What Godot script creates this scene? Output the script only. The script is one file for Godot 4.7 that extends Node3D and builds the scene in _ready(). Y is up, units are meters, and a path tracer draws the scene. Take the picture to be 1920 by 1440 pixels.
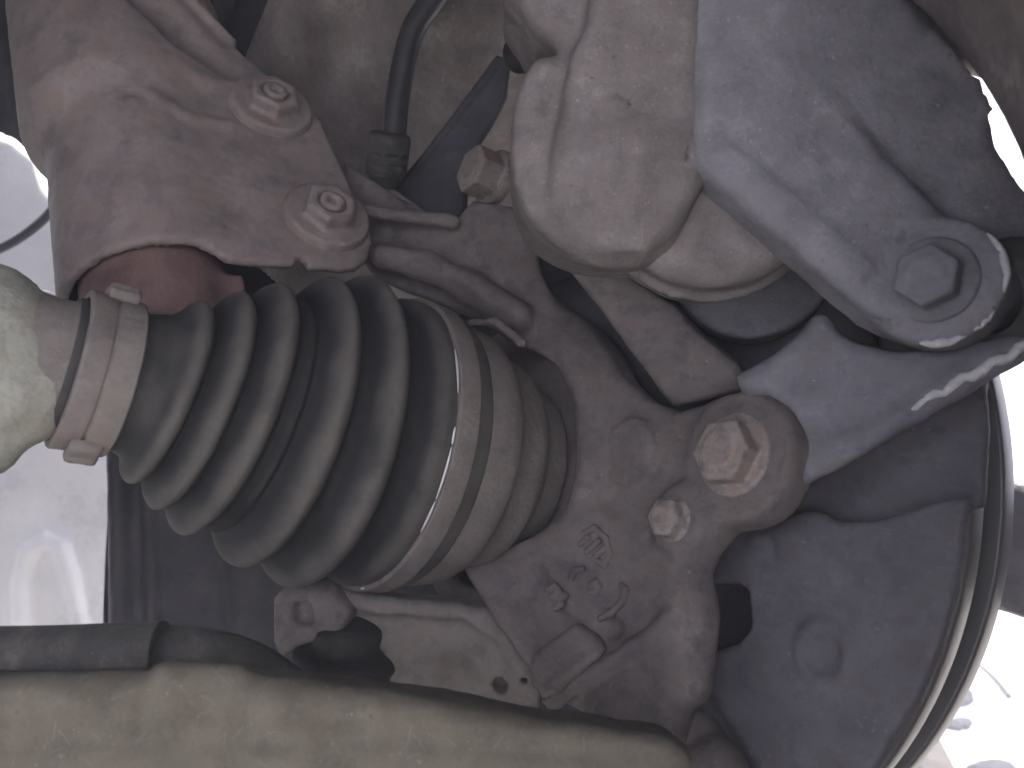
extends Node3D
# Lengths in the builders are millimetres; commit() turns them into metres. The wheel's axle is the main axis of the place:
# it leaves the drive shaft at O0 and runs outboard along AX, and most castings are laid out on planes square to it.
const MM := 0.001
const S := 0.16           # mm per photo pixel at the reference distance
const D := 247.0          # reference distance, mm
const EYE := Vector3(0, 0, 247.0)
var AX := Vector3(0.8, -0.245, -0.56).normalized()
var O0 := Vector3(-35.2, -17.8, 0.0)
var HX := Vector3(0.8, -0.10, -0.585).normalized()      # the hub's axle: the joint is bent a little
var HO := O0 + AX * 25.0 - HX * 25.0
var NM := {}              # names taken
var M := {}               # materials
var ROUGH := FastNoiseLite.new()

class Op:
	var kind := 0
	var sub := false
	var k := 0.0
	var a := Vector3.ZERO
	var b := Vector3.ZERO
	var r1 := 0.0
	var r2 := 0.0
	var inv := Basis()
	var h := Vector3.ZERO
	var rd := 0.0
	var poly := PackedVector2Array()
	var edge := PackedVector2Array()
	var il := PackedFloat32Array()
	var lo := Vector2.ZERO
	var hi := Vector2.ZERO

	func dist(p: Vector3) -> float:
		if kind == 0:      # capsule, tapered
			var pa := p - a
			var t := clampf(pa.dot(b) * r2, 0.0, 1.0)
			return (pa - b * t).length() - lerpf(h.x, h.y, t)
		var q := inv * (p - a)
		if kind == 1:      # box
			var w := q.abs() - h + Vector3(rd, rd, rd)
			return w.max(Vector3.ZERO).length() + minf(maxf(w.x, maxf(w.y, w.z)), 0.0) - rd
		if kind == 2:      # cylinder or cone along z of the frame
			var tt := clampf((q.z + h.z) / (2.0 * h.z), 0.0, 1.0)
			var u := Vector2(Vector2(q.x, q.y).length() - lerpf(r1, r2, tt) + rd, absf(q.z) - h.z + rd)
			return minf(maxf(u.x, u.y), 0.0) + Vector2(maxf(u.x, 0.0), maxf(u.y, 0.0)).length() - rd
		if kind == 3:      # prism
			var v := Vector2(q.x, q.y)
			var e2 := 0.0
			var bb := Vector2(maxf(maxf(lo.x - v.x, v.x - hi.x), 0.0), maxf(maxf(lo.y - v.y, v.y - hi.y), 0.0))
			if bb.length() > 14.0:
				e2 = bb.length()
			else:
				var dd := 1e18
				var sg := 1.0
				var n := poly.size()
				for i in n:
					var pi := poly[i]
					var ei := edge[i]
					var wi := v - pi
					var bi := wi - ei * clampf(wi.dot(ei) * il[i], 0.0, 1.0)
					dd = minf(dd, bi.length_squared())
					var yj := pi.y + ei.y
					var c1 := v.y >= pi.y
					var c2 := v.y < yj
					var c3 := ei.x * wi.y > ei.y * wi.x
					if (c1 and c2 and c3) or not (c1 or c2 or c3):
						sg = -sg
				e2 = sg * sqrt(dd)
			var g := Vector2(e2 + rd, absf(q.z) - h.z + rd)
			return minf(maxf(g.x, g.y), 0.0) + Vector2(maxf(g.x, 0.0), maxf(g.y, 0.0)).length() - rd
		if kind == 4:      # ring (torus), axis z of the frame
			return Vector2(Vector2(q.x, q.y).length() - r1, q.z).length() - r2
		# ellipsoid in a frame
		var k0 := (q / h).length()
		var k1 := (q / (h * h)).length()
		return k0 * (k0 - 1.0) / maxf(k1, 1e-6)

class Frame:
	var o := Vector3.ZERO
	var u := Vector3.RIGHT
	var v := Vector3.UP
	var n := Vector3.BACK
	func at(x: float, y: float, z := 0.0) -> Vector3: return o + u * x + v * y + n * z
	func basis() -> Basis: return Basis(u, v, n)

class Solid:
	var ops: Array[Op] = []
	var wob := 0.0          # unevenness of the cast surface, mm
	var noise: FastNoiseLite
	func add(o: Op, k := 0.0, sub := false) -> Op:
		o.k = k; o.sub = sub; ops.append(o); return o
	func cap(p: Vector3, q: Vector3, ra: float, rb: float, k := 0.0, sub := false) -> Op:
		var o := Op.new()
		o.kind = 0; o.a = p; o.b = q - p; o.r2 = 1.0 / maxf(o.b.length_squared(), 1e-9); o.h = Vector3(ra, rb, 0)
		return add(o, k, sub)
	func path(ps: Array, ra: float, rb: float, k := 0.0, sub := false) -> void:
		for i in ps.size() - 1:
			cap(ps[i], ps[i + 1], lerpf(ra, rb, float(i) / (ps.size() - 1)), lerpf(ra, rb, float(i + 1) / (ps.size() - 1)), k, sub)
	func box(f: Frame, c: Vector3, half: Vector3, rd := 0.5, k := 0.0, sub := false) -> Op:
		var o := Op.new()
		o.kind = 1; o.a = f.at(c.x, c.y, c.z); o.inv = f.basis().transposed(); o.h = half; o.rd = rd
		return add(o, k, sub)
	func cyl(c: Vector3, f: Frame, d0: float, d1: float, ra: float, rb: float, rd := 0.5, k := 0.0, sub := false) -> Op:
		var o := Op.new()
		o.kind = 2; o.a = c + f.n * (d0 + d1) * 0.5; o.inv = f.basis().transposed(); o.h = Vector3(0, 0, absf(d1 - d0) * 0.5); o.r1 = ra; o.r2 = rb; o.rd = rd
		return add(o, k, sub)
	func ring(c: Vector3, f: Frame, big: float, small: float, k := 0.0, sub := false) -> Op:
		var o := Op.new()
		o.kind = 4; o.a = c; o.inv = f.basis().transposed(); o.r1 = big; o.r2 = small
		return add(o, k, sub)
	func egg(c: Vector3, f: Frame, half: Vector3, k := 0.0, sub := false) -> Op:
		var o := Op.new()
		o.kind = 5; o.a = c; o.inv = f.basis().transposed(); o.h = half
		return add(o, k, sub)
	func prism(f: Frame, pts: PackedVector2Array, d0: float, d1: float, rd := 0.5, k := 0.0, sub := false) -> Op:
		var o := Op.new()
		o.kind = 3; o.a = f.o + f.n * (d0 + d1) * 0.5; o.inv = f.basis().transposed(); o.h = Vector3(0, 0, absf(d1 - d0) * 0.5); o.rd = rd
		o.poly = pts
		o.lo = Vector2(1e9, 1e9); o.hi = -o.lo
		for i in pts.size():
			var e := pts[(i + 1) % pts.size()] - pts[i]
			o.edge.append(e); o.il.append(1.0 / maxf(e.length_squared(), 1e-9))
			o.lo = o.lo.min(pts[i]); o.hi = o.hi.max(pts[i])
		return add(o, k, sub)
	func eval(p: Vector3, act: Array[Op]) -> float:
		var d := 1e9
		for o in act:
			var e := o.dist(p)
			if o.sub:
				e = -e
				if o.k > 0.0:
					var h := maxf(o.k - absf(d - e), 0.0) / o.k
					d = maxf(d, e) + h * h * o.k * 0.25
				else:
					d = maxf(d, e)
			elif o.k > 0.0:
				var h := maxf(o.k - absf(d - e), 0.0) / o.k
				d = minf(d, e) - h * h * o.k * 0.25
			else:
				d = minf(d, e)
		if wob > 0.0:
			d += noise.get_noise_3dv(p) * wob
		return d
	# Surface nets over the cells near the surface; returns arrays in mm.
	func mesh(lo: Vector3, hi: Vector3, cell: float) -> Array:
		const B := 6
		var nb := Vector3i(((hi - lo) / (cell * B)).ceil()) 
		var n := nb * B + Vector3i.ONE
		var g := PackedFloat32Array(); g.resize(n.x * n.y * n.z)
		var sy := n.x
		var sz := n.x * n.y
		var half := cell * B * 0.5
		var rad := half * 1.7321 + cell
		var live: Array[Vector3i] = []
		var sure := PackedByteArray(); sure.resize(nb.x * nb.y * nb.z)
		for bz in nb.z:
			for by in nb.y:
				for bx in nb.x:
					var c := lo + Vector3(bx, by, bz) * (cell * B) + Vector3(half, half, half)
					var d := eval(c, ops)
					var w := Vector3i(B, B, B)
					if bx == nb.x - 1: w.x += 1
					if by == nb.y - 1: w.y += 1
					if bz == nb.z - 1: w.z += 1
					if absf(d) > rad + 1.5 + wob:
						var f := 50.0 if d > 0.0 else -50.0
						for z in w.z:
							for y in w.y:
								var at := bx * B + (by * B + y) * sy + (bz * B + z) * sz
								for x in w.x: g[at + x] = f
						continue
					var act: Array[Op] = []
					for o in ops:
						if o.dist(c) < rad + o.k + 1.5 + wob: act.append(o)
					live.append(Vector3i(bx, by, bz))
					for z in w.z:
						for y in w.y:
							var at := bx * B + (by * B + y) * sy + (bz * B + z) * sz
							var p := lo + Vector3(bx * B, by * B + y, bz * B + z) * cell
							for x in w.x:
								g[at + x] = eval(p, act)
								p.x += cell
		var idx := PackedInt32Array(); idx.resize(g.size()); idx.fill(-1)
		var pos := PackedVector3Array()
		var tri := PackedInt32Array()
		var off := PackedInt32Array([0, 1, sy, sy + 1, sz, sz + 1, sz + sy, sz + sy + 1])
		for b in live:
			for z in B:
				for y in B:
					for x in B:
						var cx := b.x * B + x
						var cy := b.y * B + y
						var cz := b.z * B + z
						var i0 := cx + cy * sy + cz * sz
						var neg := 0
						for j in 8:
							if g[i0 + off[j]] < 0.0: neg += 1
						if neg == 0 or neg == 8: continue
						var sum := Vector3.ZERO
						var cnt := 0
						for j in 8:
							for ax in 3:
								var bit := 1 << ax
								if j & bit: continue
								var d0 := g[i0 + off[j]]
								var d1 := g[i0 + off[j | bit]]
								if (d0 < 0.0) == (d1 < 0.0): continue
								var q := Vector3(j & 1, (j >> 1) & 1, (j >> 2) & 1)
								q[ax] = clampf(d0 / (d0 - d1), 0.02, 0.98)
								sum += q; cnt += 1
						idx[i0] = pos.size()
						pos.append(lo + (Vector3(cx, cy, cz) + sum / cnt) * cell)
		for b in live:
			for z in B:
				for y in B:
					for x in B:
						var cx := b.x * B + x
						var cy := b.y * B + y
						var cz := b.z * B + z
						var i0 := cx + cy * sy + cz * sz
						if idx[i0] < 0: continue
						var s0 := g[i0] < 0.0
						if cy > 0 and cz > 0 and s0 != (g[i0 + 1] < 0.0):
							quad(tri, idx[i0], idx[i0 - sy], idx[i0 - sy - sz], idx[i0 - sz], s0)
						if cx > 0 and cz > 0 and s0 != (g[i0 + sy] < 0.0):
							quad(tri, idx[i0], idx[i0 - sz], idx[i0 - sz - 1], idx[i0 - 1], s0)
						if cx > 0 and cy > 0 and s0 != (g[i0 + sz] < 0.0):
							quad(tri, idx[i0], idx[i0 - 1], idx[i0 - 1 - sy], idx[i0 - sy], s0)
		var nor := PackedVector3Array(); nor.resize(pos.size())
		for t in range(0, tri.size(), 3):
			var fn := (pos[tri[t + 2]] - pos[tri[t]]).cross(pos[tri[t + 1]] - pos[tri[t]])
			for j in 3: nor[tri[t + j]] += fn
		for i in nor.size(): nor[i] = nor[i].normalized()
		return [pos, nor, tri]
	func quad(tri: PackedInt32Array, a: int, b: int, c: int, d: int, s0: bool) -> void:
		if a < 0 or b < 0 or c < 0 or d < 0: return
		if s0: tri.append_array(PackedInt32Array([a, c, b, a, d, c]))
		else: tri.append_array(PackedInt32Array([a, b, c, a, c, d]))

# ---------- laying out
func ray(px: float, py: float) -> Vector3: return Vector3((px - 960.0) * S, (720.0 - py) * S, -D)
func at(px: float, py: float, z: float) -> Vector3:
	var k := (D - z) / D
	return Vector3((px - 960.0) * S * k, (720.0 - py) * S * k, z)
func plane(o: Vector3, n: Vector3, up := Vector3.UP) -> Frame:
	var f := Frame.new()
	f.o = o; f.n = n.normalized(); f.v = (up - f.n * up.dot(f.n)).normalized(); f.u = f.v.cross(f.n)
	return f
func view(z: float) -> Frame: return plane(Vector3(0, 0, z), Vector3.BACK)
func axle(t: float) -> Frame: return plane(O0 + AX * t, -AX)        # n looks inboard, towards the drive shaft
func on(f: Frame, px: float, py: float) -> Vector3:
	var r := ray(px, py)
	return EYE + r * ((f.o - EYE).dot(f.n) / r.dot(f.n))
func pl(f: Frame, flat: Array, smooth := 0) -> PackedVector2Array:
	var out := PackedVector2Array()
	for i in range(0, flat.size(), 2):
		var p := on(f, flat[i], flat[i + 1]) - f.o
		out.append(Vector2(p.dot(f.u), p.dot(f.v)))
	if smooth > 1:
		var s := PackedVector2Array()
		var n := out.size()
		for i in n:
			for j in smooth:
				s.append(out[i].cubic_interpolate(out[(i + 1) % n], out[(i + n - 1) % n], out[(i + 2) % n], float(j) / smooth))
		return s
	return out
func hexa(af: float, turn := 0.0) -> PackedVector2Array:
	var out := PackedVector2Array()
	for i in 6: out.append(Vector2.from_angle(turn + i * PI / 3.0) * af / sqrt(3.0))
	return out

# ---------- committing
func numbered(called: String) -> String:
	NM[called] = NM.get(called, -1) + 1
	return called if NM[called] == 0 else "%s_%03d" % [called, NM[called]]
func thing(called: String, label: String, category: String, base: Vector3, group := "") -> Node3D:
	var o := Node3D.new()
	o.name = numbered(called); o.position = base * MM
	o.set_meta("label", label); o.set_meta("category", category)
	if group: o.set_meta("group", group)
	add_child(o)
	return o
func origin(n: Node) -> Vector3:
	var p := Vector3.ZERO
	while n != self and n is Node3D:
		p += (n as Node3D).position
		n = n.get_parent()
	return p
func commit(called: String, a: Array, m: Material, parent: Node = self, col := PackedColorArray()) -> MeshInstance3D:
	var base := origin(parent)
	var pos: PackedVector3Array = a[0]
	var p2 := PackedVector3Array(); p2.resize(pos.size())
	for i in pos.size(): p2[i] = pos[i] * MM - base
	var arr := []; arr.resize(Mesh.ARRAY_MAX)
	arr[Mesh.ARRAY_VERTEX] = p2; arr[Mesh.ARRAY_NORMAL] = a[1]; arr[Mesh.ARRAY_INDEX] = a[2]
	if col.size(): arr[Mesh.ARRAY_COLOR] = col
	var me := ArrayMesh.new()
	me.add_surface_from_arrays(Mesh.PRIMITIVE_TRIANGLES, arr)
	me.surface_set_material(0, m)
	var o := MeshInstance3D.new()
	o.name = called; o.mesh = me
	parent.add_child(o, true)
	return o
func solid(wob := 0.0) -> Solid:
	var s := Solid.new()
	s.wob = wob; s.noise = ROUGH
	return s
func cast(called: String, s: Solid, lo: Vector3, hi: Vector3, cell: float, m: Material, parent: Node = self) -> MeshInstance3D:
	return commit(called, s.mesh(lo, hi, cell * FINE), m, parent)
func bounds(ps: Array, pad: float) -> Array:
	var lo := Vector3(1e9, 1e9, 1e9)
	var hi := -lo
	for p in ps:
		lo = lo.min(p); hi = hi.max(p)
	var w := Vector3(pad, pad, pad)
	return [lo - w, hi + w]
# a turned shape on an axis: prof holds (along, radius)
func turned(o: Vector3, f: Frame, prof: PackedVector2Array, seg := 120, wob := 0.0, level := PackedFloat32Array(), clean := Color.BLACK, dust := Color.WHITE) -> Array:
	var pos := PackedVector3Array(); var nor := PackedVector3Array(); var tri := PackedInt32Array(); var col := PackedColorArray()
	var n := prof.size()
	for i in n:
		var d := prof[mini(i + 1, n - 1)] - prof[maxi(i - 1, 0)]
		for j in seg:
			var an := TAU * j / seg
			var ra := f.u * cos(an) + f.v * sin(an)
			var p := o + f.n * prof[i].x + ra * prof[i].y
			if wob > 0.0: p += ra * ROUGH.get_noise_3dv(p) * wob
			pos.append(p)
			nor.append((ra * d.x - f.n * d.y).normalized())
			if level.size(): col.append(clean.lerp(dust, smoothstep(0.25, 0.95, level[i] + ROUGH.get_noise_3dv(p * 0.6) * 0.25)))
	for i in n - 1:
		for j in seg:
			var a := i * seg + j
			var b := i * seg + (j + 1) % seg
			tri.append_array(PackedInt32Array([a, a + seg, b, b, a + seg, b + seg]))
	return [pos, nor, tri, col]
func soft(pts: PackedVector2Array, k: int) -> PackedVector2Array:
	var s := PackedVector2Array()
	var n := pts.size()
	for i in n - 1:
		for j in k:
			s.append(pts[i].cubic_interpolate(pts[i + 1], pts[maxi(i - 1, 0)], pts[mini(i + 2, n - 1)], float(j) / k))
	s.append(pts[n - 1])
	return s
func curve(ps: Array, k: int) -> Array:
	var s := []
	var n := ps.size()
	for i in n - 1:
		for j in k:
			s.append((ps[i] as Vector3).cubic_interpolate(ps[i + 1], ps[maxi(i - 1, 0)], ps[mini(i + 2, n - 1)], float(j) / k))
	s.append(ps[n - 1])
	return s
func tube(ps: Array, ra0: float, ra1: float, seg := 28, pinch := 0.0) -> Array:
	var pos := PackedVector3Array(); var nor := PackedVector3Array(); var tri := PackedInt32Array()
	var n := ps.size()
	var u := Vector3.ZERO
	for i in n:
		var d: Vector3 = (ps[mini(i + 1, n - 1)] - ps[maxi(i - 1, 0)]).normalized()
		if u == Vector3.ZERO: u = d.cross(Vector3.UP if absf(d.y) < 0.9 else Vector3.RIGHT)
		u = (u - d * u.dot(d)).normalized()
		var v := d.cross(u)
		for j in seg:
			var an := TAU * j / seg
			var ra := u * cos(an) + v * sin(an)
			var tt := float(i) / (n - 1)
			pos.append(ps[i] + ra * lerpf(ra0, ra1, tt) * lerpf(1.0, sqrt(sin(PI * clampf(tt, 0.02, 0.98))), pinch))
			nor.append(ra)
	for i in n - 1:
		for j in seg:
			var a := i * seg + j
			var b := i * seg + (j + 1) % seg
			tri.append_array(PackedInt32Array([a, a + seg, b, b, a + seg, b + seg]))
	for e in 2:
		var c := pos.size()
		pos.append(ps[0] if e == 0 else ps[n - 1])
		nor.append(((ps[0] - ps[1]) if e == 0 else (ps[n - 1] - ps[n - 2])).normalized())
		for j in seg:
			var a := (n - 1) * seg * e + j
			var b := (n - 1) * seg * e + (j + 1) % seg
			tri.append_array(PackedInt32Array([c, a, b] if e == 0 else [c, b, a]))
	return [pos, nor, tri]

# ---------- materials
func grain(seed_: int, freq: float, strength: float, oct := 4) -> NoiseTexture2D:
	var fn := FastNoiseLite.new()
	fn.seed = seed_; fn.frequency = freq; fn.fractal_octaves = oct; fn.noise_type = FastNoiseLite.TYPE_SIMPLEX_SMOOTH
	var t := NoiseTexture2D.new()
	t.width = 512; t.height = 512; t.seamless = true; t.noise = fn; t.as_normal_map = true; t.bump_strength = strength
	return t
# dirty metal or rubber: broad cloudy tone, fine grain, pale specks and dark pits
func dirt(called: String, dark: Color, mid: Color, pale: Color, tile: float, rough: float, seed_: int, specks := 60, scratches := 0, bump := 5.0, rust := 0.35) -> StandardMaterial3D:
	const N := 512
	var broad := FastNoiseLite.new()
	broad.seed = seed_; broad.frequency = 0.008; broad.fractal_octaves = 5; broad.fractal_gain = 0.55
	var fine := FastNoiseLite.new()
	fine.seed = seed_ + 7; fine.frequency = 0.09; fine.fractal_octaves = 3
	var ib := broad.get_seamless_image(N, N)
	var jf := fine.get_seamless_image(N, N)
	var worn := FastNoiseLite.new()
	worn.seed = seed_ + 31; worn.frequency = 0.013; worn.fractal_octaves = 5; worn.fractal_gain = 0.6
	var iw := worn.get_seamless_image(N, N)
	var rusty := Color(mid.r * 0.95, mid.g * 0.78, mid.b * 0.63)
	var grimy := Color(dark.r * 0.5, dark.g * 0.5, dark.b * 0.52)
	var im := Image.create(N, N, false, Image.FORMAT_RGB8)
	for y in N:
		for x in N:
			var v := ib.get_pixel(x, y).r * 0.72 + jf.get_pixel(x, y).r * 0.28
			var c := dark.lerp(mid, smoothstep(0.15, 0.5, v)) if v < 0.5 else mid.lerp(pale, smoothstep(0.5, 0.9, v))
			if rust > 0.0:
				var w := iw.get_pixel(x, y).r
				c = c.lerp(rusty, smoothstep(0.56, 0.72, w) * rust)
				c = c.lerp(grimy, smoothstep(0.42, 0.26, w) * rust * 0.9)
			im.set_pixel(x, y, c.linear_to_srgb())
	var rng := RandomNumberGenerator.new()
	rng.seed = seed_
	for i in specks:
		var x := rng.randi_range(2, N - 6)
		var y := rng.randi_range(2, N - 6)
		var big := rng.randf()
		var c := pale.lerp(Color(0.5, 0.45, 0.38), rng.randf_range(0.1, 0.55)) if rng.randf() < 0.7 else dark.lerp(Color(0.03, 0.02, 0.015), 0.6)
		var r := 1 if big < 0.75 else (2 if big < 0.95 else 3)
		for dy in range(-r, r + 1):
			for dx in range(-r, r + 1):
				if dx * dx + dy * dy <= r * r - rng.randi_range(0, 1):
					var q := Vector2i(posmod(x + dx, N), posmod(y + dy, N))
					im.set_pixelv(q, im.get_pixelv(q).lerp(c.linear_to_srgb(), rng.randf_range(0.4, 0.9)))
	for i in scratches:
		var p := Vector2(rng.randf() * N, rng.randf() * N)
		var d := Vector2.from_angle(rng.randf() * TAU)
		var c := pale.lerp(Color(0.5, 0.5, 0.52), 0.2)
		for k in rng.randi_range(6, 40):
			p += d
			var q := Vector2i(posmod(int(p.x), N), posmod(int(p.y), N))
			im.set_pixelv(q, im.get_pixelv(q).lerp(c.linear_to_srgb(), 0.4))
			if i % 3 == 0:
				q.x = posmod(q.x + 1, N)
				im.set_pixelv(q, im.get_pixelv(q).lerp(c.linear_to_srgb(), 0.5))
	var m := StandardMaterial3D.new()
	m.resource_name = called
	m.albedo_texture = ImageTexture.create_from_image(im)
	m.uv1_triplanar = true
	m.uv1_scale = Vector3.ONE * (1000.0 / tile)
	m.roughness = rough
	m.metallic_specular = 0.35
	if bump > 0.0:
		m.normal_enabled = true
		m.normal_texture = GR[seed_ % GR.size()]
		m.normal_scale = bump * 0.1
	M[called] = m
	return m
var GR := []
var FINE := 1.0
func plain(called: String, c: Color, rough: float, metal := 0.0) -> StandardMaterial3D:
	var m := StandardMaterial3D.new()
	m.resource_name = called
	m.albedo_color = c.linear_to_srgb(); m.roughness = rough; m.metallic = metal
	M[called] = m
	return m

func _ready() -> void:
	# camera
	var cam := Camera3D.new()
	cam.name = "camera"
	cam.position = EYE * MM
	cam.fov = rad_to_deg(2.0 * atan(720.0 * S / D))
	cam.near = 0.01; cam.far = 400.0
	var lens := CameraAttributesPhysical.new()
	lens.frustum_focal_length = 12.0 / (720.0 * S / D)
	lens.exposure_aperture = lens.frustum_focal_length / 1.5
	lens.frustum_focus_distance = 0.235
	lens.frustum_near = 0.01; lens.frustum_far = 400.0
	cam.attributes = lens
	add_child(cam)
	cam.current = true
	# sky, sun, exposure
	var env := Environment.new()
	env.background_mode = Environment.BG_SKY
	var sm := ProceduralSkyMaterial.new()
	sm.sky_top_color = Color(0.87, 0.88, 0.91)
	sm.sky_horizon_color = Color(1.0, 0.965, 0.915)
	sm.sky_curve = 0.25
	sm.ground_horizon_color = Color(0.62, 0.6, 0.58)
	sm.ground_bottom_color = Color(0.4, 0.38, 0.36)
	sm.sky_energy_multiplier = 1.6
	var sky := Sky.new()
	sky.sky_material = sm
	env.sky = sky
	env.tonemap_mode = Environment.TONE_MAPPER_LINEAR
	env.tonemap_exposure = 6.9
	env.fog_enabled = true  # thin haze added to stand in for veiling lens flare
	env.fog_density = 0.42
	env.fog_light_color = Color(0.86, 0.87, 0.97)
	env.sdfgi_enabled = true; env.ssao_enabled = true; env.ssil_enabled = true
	var we := WorldEnvironment.new()
	we.name = "world"; we.environment = env
	add_child(we)
	var sun := DirectionalLight3D.new()
	sun.name = "sun"
	sun.light_energy = 1.5
	sun.light_color = Color(1.0, 0.96, 0.9)
	sun.light_angular_distance = 0.5
	sun.shadow_enabled = true
	add_child(sun)
	sun.look_at_from_position(Vector3(1.2, 1.9, -0.5), Vector3.ZERO)
	ROUGH.seed = 3; ROUGH.frequency = 0.11; ROUGH.fractal_octaves = 3
	make_materials()
	setting()
	wheel()
	car_body()
	shield_and_disc()
	knuckle()
	caliper_carrier()
	caliper()
	strut()
	drive_axle()
	hose_and_plate()
	lower_bracket()
	stabilizer()
	control_arm()
	street()

func make_materials() -> void:
	for i in 3: GR.append(grain(11 + i, 0.03 + 0.02 * i, 6.0))
	dirt("knuckle", Color(0.07, 0.061, 0.059), Color(0.115, 0.102, 0.098), Color(0.165, 0.147, 0.138), 70.0, 0.85, 21, 220, 20, 3.5, 0.5)
	dirt("strut", Color(0.126, 0.105, 0.099), Color(0.184, 0.155, 0.147), Color(0.23, 0.199, 0.188), 90.0, 0.7, 22, 130, 40, 1.5, 0.5)
	dirt("caliper", Color(0.11, 0.097, 0.092), Color(0.155, 0.138, 0.132), Color(0.225, 0.205, 0.197), 60.0, 0.85, 23, 900, 4, 2.5, 0.25)
	dirt("housing", Color(0.122, 0.119, 0.132), Color(0.172, 0.167, 0.185), Color(0.235, 0.229, 0.252), 60.0, 0.8, 43, 600, 8, 2.5, 0.22)  # the blue in this colour paints in lens flare over the casting
	dirt("carrier", Color(0.094, 0.094, 0.105), Color(0.136, 0.136, 0.152), Color(0.188, 0.188, 0.206), 60.0, 0.8, 24, 240, 14, 3.0, 0.4)  # slight blue tint put in for the flare veil on this side
	dirt("shield", Color(0.075, 0.074, 0.083), Color(0.111, 0.109, 0.122), Color(0.148, 0.146, 0.16), 80.0, 0.75, 25, 240, 30, 1.5, 0.5)
	dirt("fastener", Color(0.13, 0.115, 0.105), Color(0.2, 0.178, 0.165), Color(0.27, 0.245, 0.23), 30.0, 0.6, 44, 160, 30, 2.0, 0.8)
	dirt("rubber", Color(0.012, 0.012, 0.012), Color(0.018, 0.017, 0.016), Color(0.035, 0.032, 0.03), 60.0, 0.65, 26, 40, 10, 3.0)
	dirt("tyre", Color(0.018, 0.018, 0.019), Color(0.03, 0.028, 0.029), Color(0.05, 0.046, 0.046), 120.0, 0.8, 27, 60, 10, 3.0)
	dirt("rim", Color(0.07, 0.06, 0.057), Color(0.15, 0.132, 0.126), Color(0.3, 0.275, 0.262), 110.0, 0.8, 28, 260, 10, 3.0)
	dirt("spoke", Color(0.10, 0.10, 0.12), Color(0.14, 0.14, 0.17), Color(0.2, 0.2, 0.23), 100.0, 0.5, 29, 60, 10, 3.0)
	dirt("arm", Color(0.062, 0.054, 0.041), Color(0.096, 0.085, 0.065), Color(0.132, 0.118, 0.093), 70.0, 0.8, 30, 420, 160, 2.5, 0.2)
	dirt("joint", Color(0.10, 0.09, 0.081), Color(0.148, 0.132, 0.12), Color(0.195, 0.175, 0.157), 60.0, 0.85, 31, 160, 8, 3.0)
	dirt("shaft", Color(0.16, 0.16, 0.135), Color(0.225, 0.225, 0.192), Color(0.28, 0.28, 0.242), 60.0, 0.8, 32, 30, 6, 3.0)
	dirt("white", Color(0.46, 0.46, 0.47), Color(0.58, 0.58, 0.59), Color(0.66, 0.66, 0.67), 260.0, 0.5, 33, 120, 6, 0.5, 0.0)
	dirt("concrete", Color(0.3, 0.29, 0.27), Color(0.42, 0.41, 0.38), Color(0.52, 0.5, 0.47), 900.0, 0.95, 34, 300, 0, 5.0)
	dirt("darkmetal", Color(0.03, 0.03, 0.034), Color(0.05, 0.05, 0.055), Color(0.08, 0.078, 0.085), 60.0, 0.7, 35, 60, 10, 3.0)
	dirt("boot", Color(0.6, 0.6, 0.6), Color(0.9, 0.9, 0.9), Color(1.0, 1.0, 1.0), 50.0, 0.85, 36, 60, 30, 1.5)
	(M["boot"] as StandardMaterial3D).vertex_color_use_as_albedo = true
	dirt("wood", Color(0.02, 0.016, 0.011), Color(0.036, 0.03, 0.021), Color(0.06, 0.05, 0.036), 80.0, 0.8, 37, 40, 40, 4.0)
	dirt("tube", Color(0.08, 0.05, 0.045), Color(0.135, 0.088, 0.08), Color(0.17, 0.12, 0.11), 70.0, 0.8, 38, 60, 10, 2.0)
	dirt("hose", Color(0.02, 0.02, 0.021), Color(0.032, 0.031, 0.032), Color(0.055, 0.052, 0.05), 50.0, 0.35, 39, 10, 10, 1.0)
	dirt("bracket", Color(0.10, 0.092, 0.085), Color(0.15, 0.135, 0.125), Color(0.19, 0.17, 0.16), 70.0, 0.8, 40, 80, 10, 2.0)
	dirt("sleeve", Color(0.025, 0.025, 0.024), Color(0.045, 0.043, 0.04), Color(0.10, 0.092, 0.08), 50.0, 0.8, 41, 60, 30, 4.0)
	dirt("stone", Color(0.02, 0.02, 0.02), Color(0.03, 0.03, 0.031), Color(0.05, 0.05, 0.05), 80.0, 0.9, 42, 40, 0, 4.0)
	dirt("chip", Color(0.3, 0.3, 0.31), Color(0.45, 0.45, 0.46), Color(0.6, 0.6, 0.6), 20.0, 0.5, 45, 40, 0, 6.0, 0.3)
	dirt("guard", Color(0.022, 0.021, 0.022), Color(0.036, 0.034, 0.036), Color(0.06, 0.055, 0.056), 90.0, 0.6, 46, 80, 30, 2.0, 0.4)
	plain("bright", Color(0.5, 0.5, 0.49), 0.35, 0.2)
	plain("discedge", Color(0.22, 0.215, 0.21), 0.5, 0.5)
	plain("black", Color(0.015, 0.015, 0.016), 0.5)

# ---------- the setting
func setting() -> void:
	var g := MeshInstance3D.new()
	var pm := PlaneMesh.new()
	pm.size = Vector2(300, 300); pm.subdivide_depth = 8; pm.subdivide_width = 8
	g.mesh = pm; g.name = "ground"; g.material_override = M["concrete"]
	g.position = Vector3(0, -0.286, 0)
	g.set_meta("kind", "structure")
	g.set_meta("label", "pale sunlit concrete ground seen past the wheel"); 
	add_child(g)

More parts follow.
